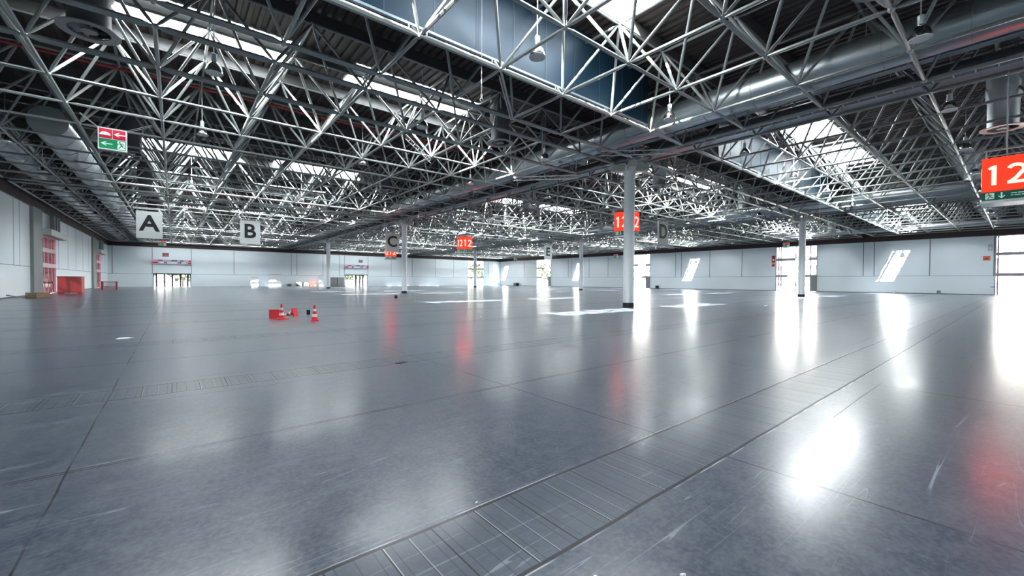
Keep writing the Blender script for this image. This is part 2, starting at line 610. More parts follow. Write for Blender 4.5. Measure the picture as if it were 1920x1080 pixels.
for bx in range(3):
    for by in range(4):
        ox, oy = X0 + bx * P_, Y0 + by * P_
        fr = thing('space_frame', FR_LABEL[(bx, by)], 'roof truss', (ox, oy, ZB), 0, 'space frames of the roof')
        for j in range(N_ + 1):
            link('bottom_chord', chxh if j in (0, 1, 9, 10) else chx, fr, (0, j * M_, 0))
            link('bottom_chord', chyh if j in (0, 10) else chy, fr, (j * M_, 0, 0))
        for j in range(N_):
            link('top_chord', tcx, fr, (.5 * M_, (j + .5) * M_, DEP))
            link('top_chord', tcy, fr, ((j + .5) * M_, .5 * M_, DEP))
        if (bx, by) in DETAIL:
            order = sorted(alldg, key=lambda t: -show_size(*[ox * (n == 0) + oy * (n == 1) + ZB * (n == 2) + (dg_ends(*t)[0][n] + dg_ends(*t)[1][n]) / 2 for n in range(3)]))
            for t in order[:100]:
                link('diagonal_brace', DG[t[2]], fr, dg_ends(*t)[0])
            mb = MB()
            for t in order[100:]:
                mb.bar(*dg_ends(*t), .051, 6)
            part('diagonal_brace_rest', mb, STEEL, fr, True, stuff=True)
            order = sorted(allnodes, key=lambda p: -show_size(ox + p[0], oy + p[1], ZB + p[2]))
            for p in order[:100]:
                link('node_ball', ball_me, fr, p)
            mb = MB()
            for p in order[100:]:
                mb.ball(p, .085, 6, 4)
            part('node_ball_rest', mb, NODE, fr, True, stuff=True)
        else:
            link('diagonal_brace_rest', all_dg_me, fr)['kind'] = 'stuff'
            link('node_ball_rest', all_nd_me, fr)['kind'] = 'stuff'

# tie rods across the gap between neighbouring frames, above each column
tie_me = MB()
for s in (-1, 1):
    tie_me.bar((-GAP / 2, s * GAP / 2, 0), (GAP / 2, s * GAP / 2, 0), .07)
    tie_me.bar((s * GAP / 2, -GAP / 2, 0), (s * GAP / 2, GAP / 2, 0), .07)

# ------------------------------------------------------------------ columns
COLS = [((20.72, 14.54), 'thick white round column nearest, with a black foot band'),
        ((20.72, 45.19), 'white round column right beside the letter C sign'),
        ((20.72, 75.83), 'thin white round column in front of the grey cabinets at the back wall'),
        ((51.37, 14.54), 'white round column standing in front of a bright glass portal at right'),
        ((51.37, 45.19), 'thin round column between the letter E sign and the nearest column'),
        ((51.37, 75.83), 'thinnest round column, in front of the tall glazing of the back wall')]
sh = MB().lathe([(.31, .25), (.31, 7.62), (.36, 7.9), (.36, 8.28)], 28)
sh.add([(.36 * math.cos(2 * PI * k / 28), .36 * math.sin(2 * PI * k / 28), 8.28) for k in range(28)], [tuple(range(28))])
sh_me = sh.mesh('shaft', COLM, True)
bb_me = MB().lathe([(.001, .255), (.325, .255), (.325, .0), (.001, 0)], 28).mesh('base_band', BLACK, True)
arm = MB()
arm.add([(0, -.2, 7.9), (0, .2, 7.9), (0, -.2, 8.3), (0, .2, 8.3), (1.08, -.2, 7.96), (1.08, .2, 7.96), (1.08, -.2, 8.3), (1.08, .2, 8.3)],
        [(0, 1, 5, 4), (2, 6, 7, 3), (0, 4, 6, 2), (1, 3, 7, 5), (4, 5, 7, 6), (0, 2, 3, 1)])
arm.rings((.94, 0, 8.3), (.94, 0, ZB), [(0, .1), (.5, .07), (1, .07)], 10)
arm_me = arm.mesh('capital_arm', CAPM)
for (x, y), lb in COLS:
    t = thing('column', lb, 'column', (x, y, 0), 0, 'round columns of the hall')
    link('shaft', sh_me, t)
    link('base_band', bb_me, t)
    for k in range(4):
        link('capital_arm', arm_me, t, (0, 0, 0), (0, 0, PI / 4 + k * PI / 2))

# ------------------------------------------------------------------ smoke curtain
SEAM_ME = MB().box(-.012, .012, -.012, 0, .34, 2.9).mesh('sheet_seam', mat('seam_blue', (.05, .085, .12), .4, .3))
for bx, lb in ((0, 'long dark blue sheet-metal smoke curtain hanging at the top middle'),
               (1, 'blue-grey smoke curtain lit pale, right of the nearest column'),
               (2, 'blue-grey smoke curtain far right along the roof')):
    xa, xb = X0 + bx * P_ + M_, X0 + bx * P_ + 9 * M_
    yc = Y0 + 9 * M_ + .14
    t = thing('smoke_curtain', lb, 'smoke curtain', (xa, yc, ZB), 0, 'smoke curtains under the roof')
    W = xb - xa
    part('curtain_sheet', MB().box(0, W, 0, .02, .34, 2.9), CURTAIN, t)
    k = 1
    while k * 1.53 < W:
        link('sheet_seam', SEAM_ME, t, (k * 1.53, 0, 0))
        k += 1
    part('bottom_rail', MB().box(0, W, -.04, .05, .27, .34), RAIL, t)
    mb = MB()
    for i in range(9):
        for e in (-.28, .28):
            if 0 <= i * M_ + e <= W:
                mb.box(i * M_ + e - .02, i * M_ + e + .02, -.05, .02, .02, .27)
    part('rail_clip', mb, RAIL, t)

# ------------------------------------------------------------------ ducts
def round_duct(x, y0, y1, z, r, label, step=2.0, axis='y', m=DUCT):
    t = thing('air_duct', label, 'air duct', (x, y0, z), 0, 'round air ducts')
    L = y1 - y0
    part('duct_tube', MB().tube((0, 0, 0), (0, L, 0), r, 28), m, t, True)
    bm_ = MB().tube((0, -.02, 0), (0, .02, 0), r + .014, 28).mesh('duct_band', DUCT_SEAM, True)
    hm_ = MB().tube((0, 0, r), (0, 0, ZD - z - .1), .012, 5).mesh('duct_hanger', CABLE)
    k = 1
    while k * step < L and k < 60:
        link('duct_band', bm_, t, (0, k * step, 0))
        if k % 3 == 0:
            link('duct_hanger', hm_, t, (0, k * step + .5, 0))
        k += 1
    return t


ZT_D = 9.36
round_duct(18.65, -15, 105.5, ZT_D, .62, 'broad shiny round duct crossing the upper right corner')
round_duct(22.95, -15, 105.5, ZT_D, .45, 'narrower round duct just behind the broad shiny duct, upper right')
round_duct(49.3, -15, 105.5, ZT_D, .55, 'round duct in front of the column at the right glass portal')
round_duct(53.6, -15, 105.5, ZT_D, .45, 'round duct behind the column at the right glass portal')
round_duct(-4.75, 30.2, 105.5, 9.2, .72, 'large round duct with a dark blind end below the green exit sign')
round_duct(-7.69, 20, 105.5, 9.2, .52, 'round duct running closest along the left wall')
round_duct(78.5, -15, 105.5, 9.2, .5, 'round duct running closest along the right wall')
FH = MB().tube((0, 0, 0), (0, 0, 1.2), .014, 5).mesh('duct_hanger', CABLE)
for x, lb in ((20.80, 'flat rectangular duct between the two round ducts, upper right'),
              (51.45, 'flat rectangular duct above the columns on the right side')):
    t = thing('flat_duct', lb, 'air duct', (x, -15, 9.45), 0, 'flat ducts above the columns')
    part('duct_box', MB().box(0, .45, 0, 120.5, .03, .75), mat('flat_duct_blue', (.16, .20, .23), .35, .6), t)
    for k in range(20):
        link('duct_hanger', FH, t, (.22, 2 + k * 6, .75))
    part('duct_edge', MB().box(-.03, .03, 0, 120.5, 0, .05), RAIL, t)
for x, lb in ((20.35, 'long cable tray beside the flat duct, upper right'), (50.95, 'long cable tray over the right-hand columns')):
    mb = MB()
    mb.box(0, .02, 0, 120, 0, .1)
    mb.box(.3, .32, 0, 120, 0, .1)
    for k in range(240):
        mb.box(0, .32, k * .5, k * .5 + .04, 0, .02)
    tag(link('cable_tray', mb.mesh('cable_tray', CABLE), None, (x, -15, 8.49)), lb, 'cable tray')

# red sprinkler mains under the deck
for y, lb in ((25.2, 'red sprinkler main beneath the corrugated deck, upper left'), (55.9, 'red sprinkler main farther back under the roof')):
    t = thing('sprinkler_pipe', lb, 'pipe', (-9, y, 10.72), 0, 'red sprinkler mains')
    part('pipe_run', MB().tube((0, 0, 0), (90, 0, 0), .055, 10), PIPE_R, t, True)
    mb = MB()
    for k in range(22):
        mb.tube((2 + k * 4, 0, 0), (2 + k * 4, 0, .6), .012, 5)
    part('pipe_hanger', mb, CABLE, t)

# ------------------------------------------------------------------ air diffusers
dd = MB().lathe([(.70, -.03), (.70, 0), (.56, .03), (.47, .03)], 32)
dd.lathe([(.47, .03), (.47, -.02), (.70, -.03)], 32)
disc_me = dd.mesh('diffuser_ring', mat('diffuser_grey', (.26, .26, .26), .45, .2), True)
bl = MB()
for k in range(10):
    g = 2 * PI * k / 10
    c, s = math.cos(g), math.sin(g)
    pts = [(.17, -.05), (.48, -.07), (.48, .04), (.17, .05)]
    vs = [(r * c - w * s, r * s + w * c, z) for (r, w), z in zip(pts, (.0, .0, .09, .09))]
    bl.add(vs, [(0, 1, 2, 3)])
blade_me = bl.mesh('swirl_blade', mat('diffuser_blade', (.22, .22, .22), .4, .2))
hub_me = MB().lathe([(.001, -.02), (.19, -.02), (.19, .06), (.001, .06)], 24).mesh('diffuser_hub', mat('diffuser_hub', (.24, .24, .24), .45, .2), True)
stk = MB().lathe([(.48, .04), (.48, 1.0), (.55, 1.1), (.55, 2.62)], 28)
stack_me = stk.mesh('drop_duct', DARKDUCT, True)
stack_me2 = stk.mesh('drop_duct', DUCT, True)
back_me = MB().lathe([(.001, .12), (.48, .12)], 28).mesh('diffuser_back', BLACK)
DISC = {(0, 0): 'large dark round swirl air diffuser at the top left, left of the skylight',
        (1, 0): 'grey round swirl air diffuser in the roof, straight below the tip of the diagonal rod',
        (2, -1): 'round swirl air diffuser with red sign glow painted on its ring, above the large 12 sign'}
RED_GLOW = mat('diffuser_red_glow', (.62, .25, .18), .4, .1)  # red light from the lit sign, put into the ring's colour
for i in range(6):
    for j in range(-1, 6):
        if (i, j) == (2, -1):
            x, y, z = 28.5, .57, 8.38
        else:
            x, y, z = -1.9 + i * P_ / 2, 17.5 + j * P_ / 2, 8.80
        q = project(x, y, z)
        if q is None or not (-60 < q[0] < 1990 and q[1] > -60):
            continue
        near = (i, j) in DISC
        t = thing('air_diffuser', DISC.get((i, j), 'small round swirl diffuser on a drop duct, far off among the roof tubes'), 'air diffuser', (x, y, z), 0,
                  'round air diffusers')
        ring = link('diffuser_ring', disc_me, t)
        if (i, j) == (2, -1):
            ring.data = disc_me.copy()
            ring.data.materials[0] = RED_GLOW
        link('diffuser_back', back_me, t)
        link('swirl_blade', blade_me, t)
        link('diffuser_hub', hub_me, t)
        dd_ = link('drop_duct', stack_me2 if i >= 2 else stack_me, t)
        dd_.scale.z = (ZD - z) / 2.62

# ------------------------------------------------------------------ pendant lamps
bell = MB().lathe([(.255, 0), (.26, .02), (.25, .09), (.215, .20), (.155, .30), (.09, .36), (.09, .38)], 24)
bell.lathe([(.09, .355), (.15, .295), (.207, .20), (.243, .09), (.248, .0), (.255, 0)], 24)
bell_me = bell.mesh('lamp_shade', ALU, True)
lens_me = MB().lathe([(.001, .015), (.245, .015), (.245, .03), (.001, .03)], 24).mesh('lamp_lens', LENS)
hous_me = MB().lathe([(.001, .66), (.055, .66), (.082, .64), (.082, .40), (.06, .36), (.001, .36)], 16).mesh('lamp_housing', LAMPW, True)
rod_me = MB().tube((0, 0, .66), (0, 0, 2.55), .018, 8).mesh('hanging_rod', CABLE)
hook_me = MB().tube((-.06, 0, .68), (.06, 0, .68), .012, 6).mesh('lamp_hook', CABLE)
LAMP = {(0, 2): 'bell-shaped metal pendant lamp hanging just below the upper-left skylight',
        (0, 3): 'bell-shaped metal pendant lamp at upper left, in front of the second skylight',
        (1, 1): 'bell-shaped metal pendant lamp nearest, in front of the blue sheet curtain',
        (2, 1): 'bright bell-shaped pendant lamp at the right end of the blue sheet curtain',
        (2, 0): 'bell-shaped pendant lamp against the broad shiny duct, upper right',
        (3, 0): 'bell-shaped pendant lamp showing its pale lens, behind the flat duct at upper right',
        (4, 0): 'bell-shaped pendant lamp at lower left of the round diffuser with the painted red glow',
        (1, 2): 'dark bell-shaped pendant lamp beside the grey round diffuser in the roof centre'}
for i in range(-1, 11):
    for j in range(-1, 14):
        x, y = 1.08 + i * P_ / 4, 1.88 + j * P_ / 4
        q = project(x, y, 8.5)
        if q is None or not (-40 < q[0] < 1960 and q[1] > -60) or x < XL + .6 or x > XR - .6:
            continue
        t = thing('pendant_lamp', LAMP.get((i, j), 'small bell-shaped pendant lamp hanging far off among the roof tubes'), 'lamp', (x, y, 8.40), 0,
                  'bell-shaped lamps under the roof')
        link('lamp_shade', bell_me, t)
        link('lamp_lens', lens_me, t)
        if q[2] < 60:
            link('lamp_housing', hous_me, t)
            link('hanging_rod', rod_me, t)
        if (i, j) in LAMP:
            link('lamp_hook', hook_me, t)

# ------------------------------------------------------------------ small trusses, rods, cables in the roof
GALV = mat('girder_zinc', (.62, .64, .63), .4, .3)


def lattice(a, b, label, h=.22):
    a, b = Vector(a), Vector(b)
    d = b - a
    L = d.length
    t = thing('lattice_girder', label, 'lighting truss', a, math.atan2(d.y, d.x), 'small lattice girders')
    m1 = MB().tube((0, 0, 0), (L, 0, 0), .026, 6)
    m2 = MB().tube((0, 0, h), (L, 0, h), .026, 6)
    part('girder_chord', m1, GALV, t)
    part('girder_chord', m2, GALV, t)
    mb = MB()
    n = int(L / .32)
    for k in range(n):
        x0, x1 = L * k / n, L * (k + 1) / n
        mb.tube((x0, 0, 0 if k % 2 else h), (x1, 0, h if k % 2 else 0), .012, 5)
    part('girder_web', mb, GALV, t)
    mb = MB()
    for x in (.3, L - .3):
        mb.tube((x, 0, h), (x, 0, ZB - a.z + .05), .012, 5)
    part('girder_hanger', mb, CABLE, t)


lattice((17.35, 13.95, 8.08), (20.2, 11.05, 8.08), 'thin lattice girder slung across just above the nearest column')
lattice((17.3, 21.1, 8.08), (20.1, 18.0, 8.08), 'thin lattice girder slung left of the nearest column, below the roof tubes')
lattice((8.4, 18.2, 8.08), (11.2, 21.0, 8.08), 'thin ladder-like girder hanging slanted in the roof centre')
nx = X0 + 6 * M_
rd = MB()
rd.bar((0, 0, 0), (M_, M_, 0), .045)
rd.bar((0, .1, -.1), (M_, M_ + .1, -.1), .03)
tag(link('brace_rod', rd.mesh('brace_rod', STEEL, True), None, (nx, Y0 + 9 * M_, ZB - .02)), 'pale diagonal brace rod below the foot of the blue sheet curtain', 'rod')
for k, (x, y, z0, z1, lb, hk) in enumerate(((7.67, 11.0, 7.35, 11.3, 'thin hanging cable with a hook in front of the blue sheet curtain', 1),
                                            (13.2, 26.5, 5.9, 8.5, 'thin wire with a small weight hanging left of the letter C sign', 1),
                                            (5.2, 43.0, 6.75, 8.5, 'thin wire holding the letter B sign', 0),
                                            (32.3, 8.2, 4.9, 8.5, 'thin wire hanging in front of the slim column at the right portal', 1),
                                            (18.4, 31.5, 5.6, 8.5, 'thin wire hanging left of the red 12 12 cube', 1))):
    t = thing('hanging_cable', lb, 'cable', (x, y, z0))
    part('wire', MB().tube((0, 0, 0), (0, 0, z1 - z0), .011, 6), CABLE, t)
    if hk:
        hb = MB()
        for a in range(7):
            g0, g1 = PI * a / 5, PI * (a + 1) / 5
            hb.tube((.06 * math.cos(g0), 0, -.06 + .06 * math.sin(g0)), (.06 * math.cos(g1), 0, -.06 + .06 * math.sin(g1)), .014, 6)
        hb.tube((0, 0, -.02), (0, 0, .12), .03, 8)
        part('hook', hb, CABLE, t)


# ------------------------------------------------------------------ lettering
def text_mesh(s, h, m, bold=.0, depth=.012, name='lettering', space=1.0):
    cu_ = bpy.data.curves.new(name, 'FONT')
    cu_.body = s
    cu_.size = 1.0
    cu_.extrude = depth
    cu_.offset = bold
    cu_.space_character = space
    cu_.align_x = 'CENTER'
    cu_.resolution_u = 6
    ob = bpy.data.objects.new(name, cu_)
    C.objects.link(ob)
    bpy.context.view_layer.update()
    me = bpy.data.meshes.new_from_object(ob.evaluated_get(bpy.context.evaluated_depsgraph_get()))
    bpy.data.objects.remove(ob)
    ys_ = [v.co.y for v in me.vertices]
    xs_ = [v.co.x for v in me.vertices]
    k = h / (max(ys_) - min(ys_))
    cx = (max(xs_) + min(xs_)) / 2
    for v in me.vertices:      # stand up in XZ, facing -Y
        v.co = Vector(((v.co.x - cx) * k, -v.co.z, (v.co.y - min(ys_)) * k))
    me.materials.clear()
    me.materials.append(m)
    return me


for ch, x, y, lb in (('A', -1.45, 42.2, 'hanging white sign panel with a black letter A'), ('B', 5.22, 43.0, 'hanging white sign panel with a black letter B'),
                     ('C', 18.6, 43.7, 'hanging white sign panel with a black letter C'), ('D', 32.34, 19.3, 'hanging white sign panel with a black letter D'),
                     ('E', 42.13, 43.4, 'hanging white sign panel with a black letter E')):
    t = thing('letter_sign', lb, 'sign', (x, y, 4.60), 0, 'hanging letter signs')
    part('sign_panel', MB().box(-.76, .76, -.05, .05, 0, 2.06), SIGNW, t)
    link('letter', text_mesh(ch, 1.22, INK, .022, .01, 'letter'), t, (0, -.055, .56))
    lb_ = text_mesh(ch, 1.22, INK, .022, .01, 'letter')
    link('letter', lb_, t, (0, .055, .56), (0, 0, PI))
    mb = MB().tube((-.95, 0, 2.22), (.95, 0, 2.22), .025, 8)
    mb.tube((-.7, 0, 2.05), (-.7, 0, 2.22), .012, 6).tube((.7, 0, 2.05), (.7, 0, 2.22), .012, 6)
    part('hanging_bar', mb, CABLE, t)
    part('hanging_wire', MB().tube((-.9, 0, 2.22), (-.9, 0, ZB - 4.6), .01, 5).tube((.9, 0, 2.22), (.9, 0, ZB - 4.6), .01, 5), CABLE, t)


def run_man(mb, s, y):
    """running figure, door edge; local XZ square of side s centred on 0."""
    def stroke(pts, w):
        for (x0, z0), (x1, z1) in zip(pts[:-1], pts[1:]):
            d = Vector((x1 - x0, z1 - z0))
            n = Vector((-d.y, d.x)).normalized() * w / 2
            mb.poly([((x0 + n.x) * s, (z0 + n.y) * s), ((x0 - n.x) * s, (z0 - n.y) * s), ((x1 - n.x) * s, (z1 - n.y) * s), ((x1 + n.x) * s, (z1 + n.y) * s)], y, y - .006)
    stroke([(-.20, .42), (-.08, .34)], .14)
    stroke([(-.14, .24), (.10, -.06)], .15)
    stroke([(-.38, -.02), (-.28, .16), (-.10, .22), (.14, .22), (.26, .05)], .08)
    stroke([(.06, -.02), (-.10, -.22), (-.22, -.45)], .10)
    stroke([(.08, -.04), (.18, -.26), (.42, -.27)], .10)


def arrow(mb, x, z, L, ang, y, w=.05):
    c, s_ = math.cos(ang), math.sin(ang)
    pts = [(-L / 2, -w * .5), (L * .12, -w * .5), (-L * .02, -w * 2.0), (L * .12, -w * 2.2), (L / 2, 0), (L * .12, w * 2.2), (-L * .02, w * 2.0), (L * .12, w * .5), (-L / 2, w * .5)]
    # two strips, so the concave outline stays simple
    def P(p):
        return (x + p[0] * c - p[1] * s_, z + p[0] * s_ + p[1] * c)
    mb.poly([P(pts[0]), P(pts[1]), P((L * .4, -w * .5)), P((L * .4, w * .5)), P(pts[7]), P(pts[8])], y, y - .006)
    for sg in (-1, 1):
        mb.poly([P((L / 2, 0)), P((L * .34, 0)), P((-L * .02, sg * w * 2.0)), P((L * .13, sg * w * 2.1))], y, y - .0062)


def stroke_mesh(pts, w):
    mb = MB()
    L, Rr = [], []
    for i, (x_, z_) in enumerate(pts):
        a, b = pts[max(0, i - 1)], pts[min(len(pts) - 1, i + 1)]
        d = Vector((b[0] - a[0], b[1] - a[1])).normalized()
        L.append((x_ - d.y * w / 2, z_ + d.x * w / 2))
        Rr.append((x_ + d.y * w / 2, z_ - d.x * w / 2))
    for i in range(len(pts) - 1):
        mb.poly([L[i], L[i + 1], Rr[i + 1], Rr[i]], 0, -.012)
    return mb


n1 = MB().poly([(-.20, 0), (-.20, .66), (-.29, .66), (-.40, .585), (-.36, .515), (-.315, .545), (-.315, 0)], 0, -.012)
NUM1 = n1.mesh('numeral', WHITE_LIT)
arc = [(.225 + .165 * math.cos(g), .465 + .145 * math.sin(g)) for g in [math.radians(q) for q in range(160, -41, -12)]]
n2 = stroke_mesh(arc + [(.22, .17), (.075, .04)], .105)
n2.poly([(.035, 0), (.42, 0), (.42, .10), (.035, .10)], 0, -.0125)
NUM2 = n2.mesh('numeral', WHITE_LIT)
for x, y, lb in ((22.05, .34, 'large red hanging cube sign with white 12, at the right edge'),
                 (21.78, 15.45, 'red hanging cube sign with white 12, half hidden by the nearest column'),
                 (22.14, 34.55, 'red hanging cube sign showing 12 12 in the middle of the hall'),
                 (21.98, 52.1, 'red hanging cube sign with white 12, peeking out below the letter C sign')):
    t = thing('hall_number_sign', lb, 'sign', (x, y, 4.22), 0, 'red 12 cube signs')
    part('red_cube', MB().box(-.52, .52, -.52, .52, .38, 1.525), RED_BODY, t)
    part('lit_face', MB().box(-.53, .53, -.53, -.521, .39, 1.52).box(-.53, .53, .521, .53, .39, 1.52).box(-.53, -.521, -.521, .521, .39, 1.52).box(.521, .53, -.521, .521, .39, 1.52), RED_LIT, t)
    part('green_band', MB().box(-.52, .52, -.52, .52, .09, .375), GREEN_LIT, t)
    part('sign_base', MB().box(-.56, .56, -.56, .56, 0, .09), BASEW, t)
    for k in range(4):
        rz = k * PI / 2
        c, s_ = math.cos(rz), math.sin(rz)
        link('numeral', NUM1, t, (.535 * s_, -.535 * c, .60), (0, 0, rz))
        link('numeral', NUM2, t, (.535 * s_, -.535 * c, .60), (0, 0, rz))
        g = MB()
        g.box(-.44, -.24, -.528, -.522, .14, .34)
        g2 = MB()
        run_man(g2, .2, -.53)
        for i_, v in enumerate(g2.v):
            g2.v[i_] = (v[0] - .34, v[1], v[2] + .24)
        ga, gt = MB(), MB()
        arrow(ga, -.08, .24, .2, -PI / 2, -.522, .035)
        for ln in range(2):
            for w0 in range(5):
                gt.box(.12 + w0 * .075, .12 + w0 * .075 + .05 + .02 * ((w0 + ln) % 2), -.526, -.522, .20 + ln * .07, .225 + ln * .07)
        part('exit_pictogram', g, PALE_LIT, t, rot=(0, 0, rz))
        part('down_arrow', ga, PALE_LIT, t, rot=(0, 0, rz))
        part('small_print', gt, PALE_LIT, t, rot=(0, 0, rz))
        part('running_figure', g2, GREEN_LIT, t, rot=(0, 0, rz))
    mb = MB()
    for a in (-.45, .45):
        for b in (-.45, .45):
            mb.tube((a, b, 1.52), (a, b, 1.78), .02, 6)
    mb.tube((-.5, -.45, 1.78), (.5, -.45, 1.78), .025, 6).tube((-.5, .45, 1.78), (.5, .45, 1.78), .025, 6)
    mb.tube((-.45, -.5, 1.78), (-.45, .5, 1.78), .025, 6).tube((.45, -.5, 1.78), (.45, .5, 1.78), .025, 6)
    part('hanging_frame', mb, CABLE, t)
    mb = MB()
    for a in (-.45, .45):
        mb.tube((a, 0, 1.78), (a * 1.6, 0, ZB - 4.22), .014, 6)
    part('hanging_wire', mb, CABLE, t)


def exit_sign(x, y, z, w, h, label, full=True, group='hanging exit and hydrant signs', rz=0):
    t = thing('exit_sign', label, 'sign', (x, y, z), rz, group)
    part('sign_case', MB().box(-w / 2, w / 2, 0, .26 * w, 0, h), BASEW, t)
    k = .045 * w
    part('red_field', MB().box(-w / 2 + k, -.01 * w, -.008, 0, h * .52, h - k).box(.01 * w, w / 2 - k, -.008, 0, h * .52, h - k), CRIM, t)
    part('green_field', MB().box(-w / 2 + k, w / 2 - k, -.008, 0, k, h * .49), EGREEN, t)
    g = MB()
    n = 12
    zc = h * .66
    pts = [(-.25 * w + .19 * w * math.cos(PI * i / n), zc + .15 * h * math.sin(PI * i / n)) for i in range(n + 1)]
    g.poly(pts, -.008, -.014)
    arrow(g, .245 * w, h * .74, .40 * w, PI, -.008, .045 * w)
    arrow(g, -.20 * w, h * .27, .40 * w, PI, -.008, .045 * w)
    g.box(.17 * w, .43 * w, -.014, -.008, .07 * h, .46 * h)
    part('pictogram', g, PALE_LIT, t)
    g2 = MB()
    run_man(g2, .36 * h, -.016)
    for i_, v in enumerate(g2.v):
        g2.v[i_] = (v[0] + .30 * w, v[1], v[2] + .265 * h)
    part('running_figure', g2, EGREEN, t)
    if full:
        mb = MB()
        top = ZB - z
        for a, b in ((-w / 2, -1.0), (w / 2, 1.3)):
            for q in (0, .26 * w):
                mb.tube((a, q, h), (b, q, top), .008, 5)
        part('hanging_wire', mb, CABLE, t)
    return t


exit_sign(-2.05, 25.1, 7.10, .92, .93, 'red and green exit sign box with arrows, hanging at upper left')
exit_sign(-1.55, 92, 7.15, 1.0, .95, 'small exit sign box hanging under the letter A sign', False)
exit_sign(XR - 2.0, 24.9, 7.3, .9, .9, 'small exit sign box hanging in front of the middle right portal', False, rz=-PI / 2)
exit_sign(XR - 1.5, 60.0, 7.0, 1.0, .9, 'small exit sign box left of the nearest column near the right wall', False, rz=-PI / 2)
exit_sign(79.6, 96.0, 7.3, 1.0, .9, 'small pale exit sign box near the far corner of the hall', False, rz=-PI / 4)
for x, lb in ((-1.3, 'small dark wall plate above the four-leaf back door'), (36.8, 'small dark wall plate above the open back door')):
    t = thing('wall_plate', lb, 'sign', (x, YK - .03, 5.9))
    part('plate', MB().box(-.5, .5, -.03, .02, 0, .75), GREYBOX, t)
    part('plate_mark', MB().box(-.38, -.08, -.035, -.03, .3, .6).box(.1, .4, -.035, -.03, .3, .6), CRIM, t)


# ------------------------------------------------------------------ glass portals
def portal(name, along, pos, out, a, b, ztop, glassm, framem, bars, muls, mw=.075, md=.2):
    """a glazed portal in a wall; out = outward sign."""
    t = empty(name, (0, 0, 0))
    t['kind'] = 'structure'

    def bx(m, u0, u1, z0, z1, d0, d1):
        w0, w1 = pos + out * d0, pos + out * d1
        if along == 'x':
            m.box(u0, u1, min(w0, w1), max(w0, w1), z0, z1)
        else:
            m.box(min(w0, w1), max(w0, w1), u0, u1, z0, z1)
    fr, gl_, lf = MB(), MB(), MB()
    bx(fr, a, a + .12, 0, ztop, -.02, .28)
    bx(fr, b - .12, b, 0, ztop, -.02, .28)
    bx(fr, a, b, ztop - .12, ztop, -.02, .28)
    for z in bars:
        bx(fr, a + .12, b - .12, z - (.2 if ztop > 4 else .07), z + (.2 if ztop > 4 else .07), -.02, .24)
    for u in muls:
        bx(fr, u - mw, u + mw, 0, ztop - .12, -.01, md)
    bx(gl_, a + .12, b - .12, .02, ztop - .12, .13, .15)
    part('portal_frame', fr, framem, t)
    part('glazing', gl_, glassm, t)
    for u in muls:
        bx(lf, u - .09, u - .06, 1.0, 1.2, -.03, .05)
        bx(lf, u + .06, u + .09, 1.0, 1.2, -.03, .05)
        bx(lf, u - .6, u + .6, 1.0, 1.1, .0, .12)
    part('door_handle', lf, JOINT, t)
    return t


portal('door_1', 'y', XR, 1, -3.9, 2.02, 7.68, GLASS, FRAMEL, (2.62, 5.3), (-2.9, -.95, 1.75))
portal('door_2', 'y', XR, 1, 20.98, 27.03, 7.68, GLASS, FRAMEL, (2.62, 5.42), (21.9, 24.0, 26.2, 26.55))
portal('door_3', 'y', XR, 1, 51.75, 57.75, 7.68, GLASS, FRAMEL, (2.55, 5.2), (52.8, 54.7, 56.7))
portal('door_4', 'y', XR, 1, 82.95, 88.95, 7.68, GLASS, FRAMEL, (2.6, 5.2), (84, 86, 88))
portal('door_5', 'x', YK, 1, 69.2, 75.2, 7.68, GLASS, FRAMEL, (2.5, 5.1), (70.3, 72.2, 74.1))
portal('door_6', 'x', YK, 1, -3.2, 2.62, 2.62, GLASS, BLACK, (2.45,), (-2.7, -1.5, -.3, .95, 2.1), .13)
portal('door_7', 'x', YK, 1, 32.9, 38.6, 2.85, GLASS, BLACK, (2.7,), (35.6, 36.6, 37.4), .16)
portal('door_8', 'y', XL, -1, 56.4, 63.0, 5.5, GLASS_PINKLIT, FRAME_PINKLIT, (2.75, 4.2), (58.2, 59.8, 61.4), .05, .03)
portal('door_9', 'y', XL, -1, 90.2, 96.7, 5.5, GLASS_PINKLIT, FRAME_PINKLIT, (2.75, 4.2), (92, 93.5, 95), .05, .03)
# grey piers and air-curtain beams at the left portals
for k, (a, b) in enumerate(((53.2, 56.35), (86.9, 90.15))):
    struct('trim_%d' % (6 + k), MB().box(XL, XL + .22, a, b, 0, ZT - .02), WALL_G)
for k, (a, b, lb) in enumerate(((56.6, 64.2, 'long light-grey air curtain box over the nearer pink-lit glass door'), (90.3, 97.5, 'long light-grey air curtain box over the farther pink-lit glass door'))):
    t = thing('air_curtain', lb, 'air curtain', (XL, a, 5.5), 0, 'air curtains over the left doors')
    part('curtain_box', MB().box(.02, .75, 0, b - a, 0, .55), BASEW, t)
    part('air_slot', MB().box(.12, .6, .1, b - a - .1, -.02, 0), GREYBOX, t)
    mb = MB()
    for i in range(3):
        mb.box(.15, .45, 3.2 + i * 1.1, 3.6 + i * 1.1, .55, 2.15)
    part('air_riser', mb, GREYBOX, t)
for k, y in enumerate((27.02, 57.75, 2.02)):
    pass
# white and grey reveal doors beside the right portals
for k, (a, b) in enumerate(((20.0 + .98, 21.8), (51.75, 52.7), (82.95, 83.9))):
    tag(link('open_door_leaf', MB().box(-.12, .0, 0, b - a, .02, 2.6).mesh('open_door_leaf', WALL_G), None, (XR - .06, a, 0)),
        ('grey folded door leaf beside the middle right portal', 'grey-green door leaf right of the nearest column', 'grey-green door leaf below the letter E sign')[k], 'door leaf', 'grey door leaves at the portals')

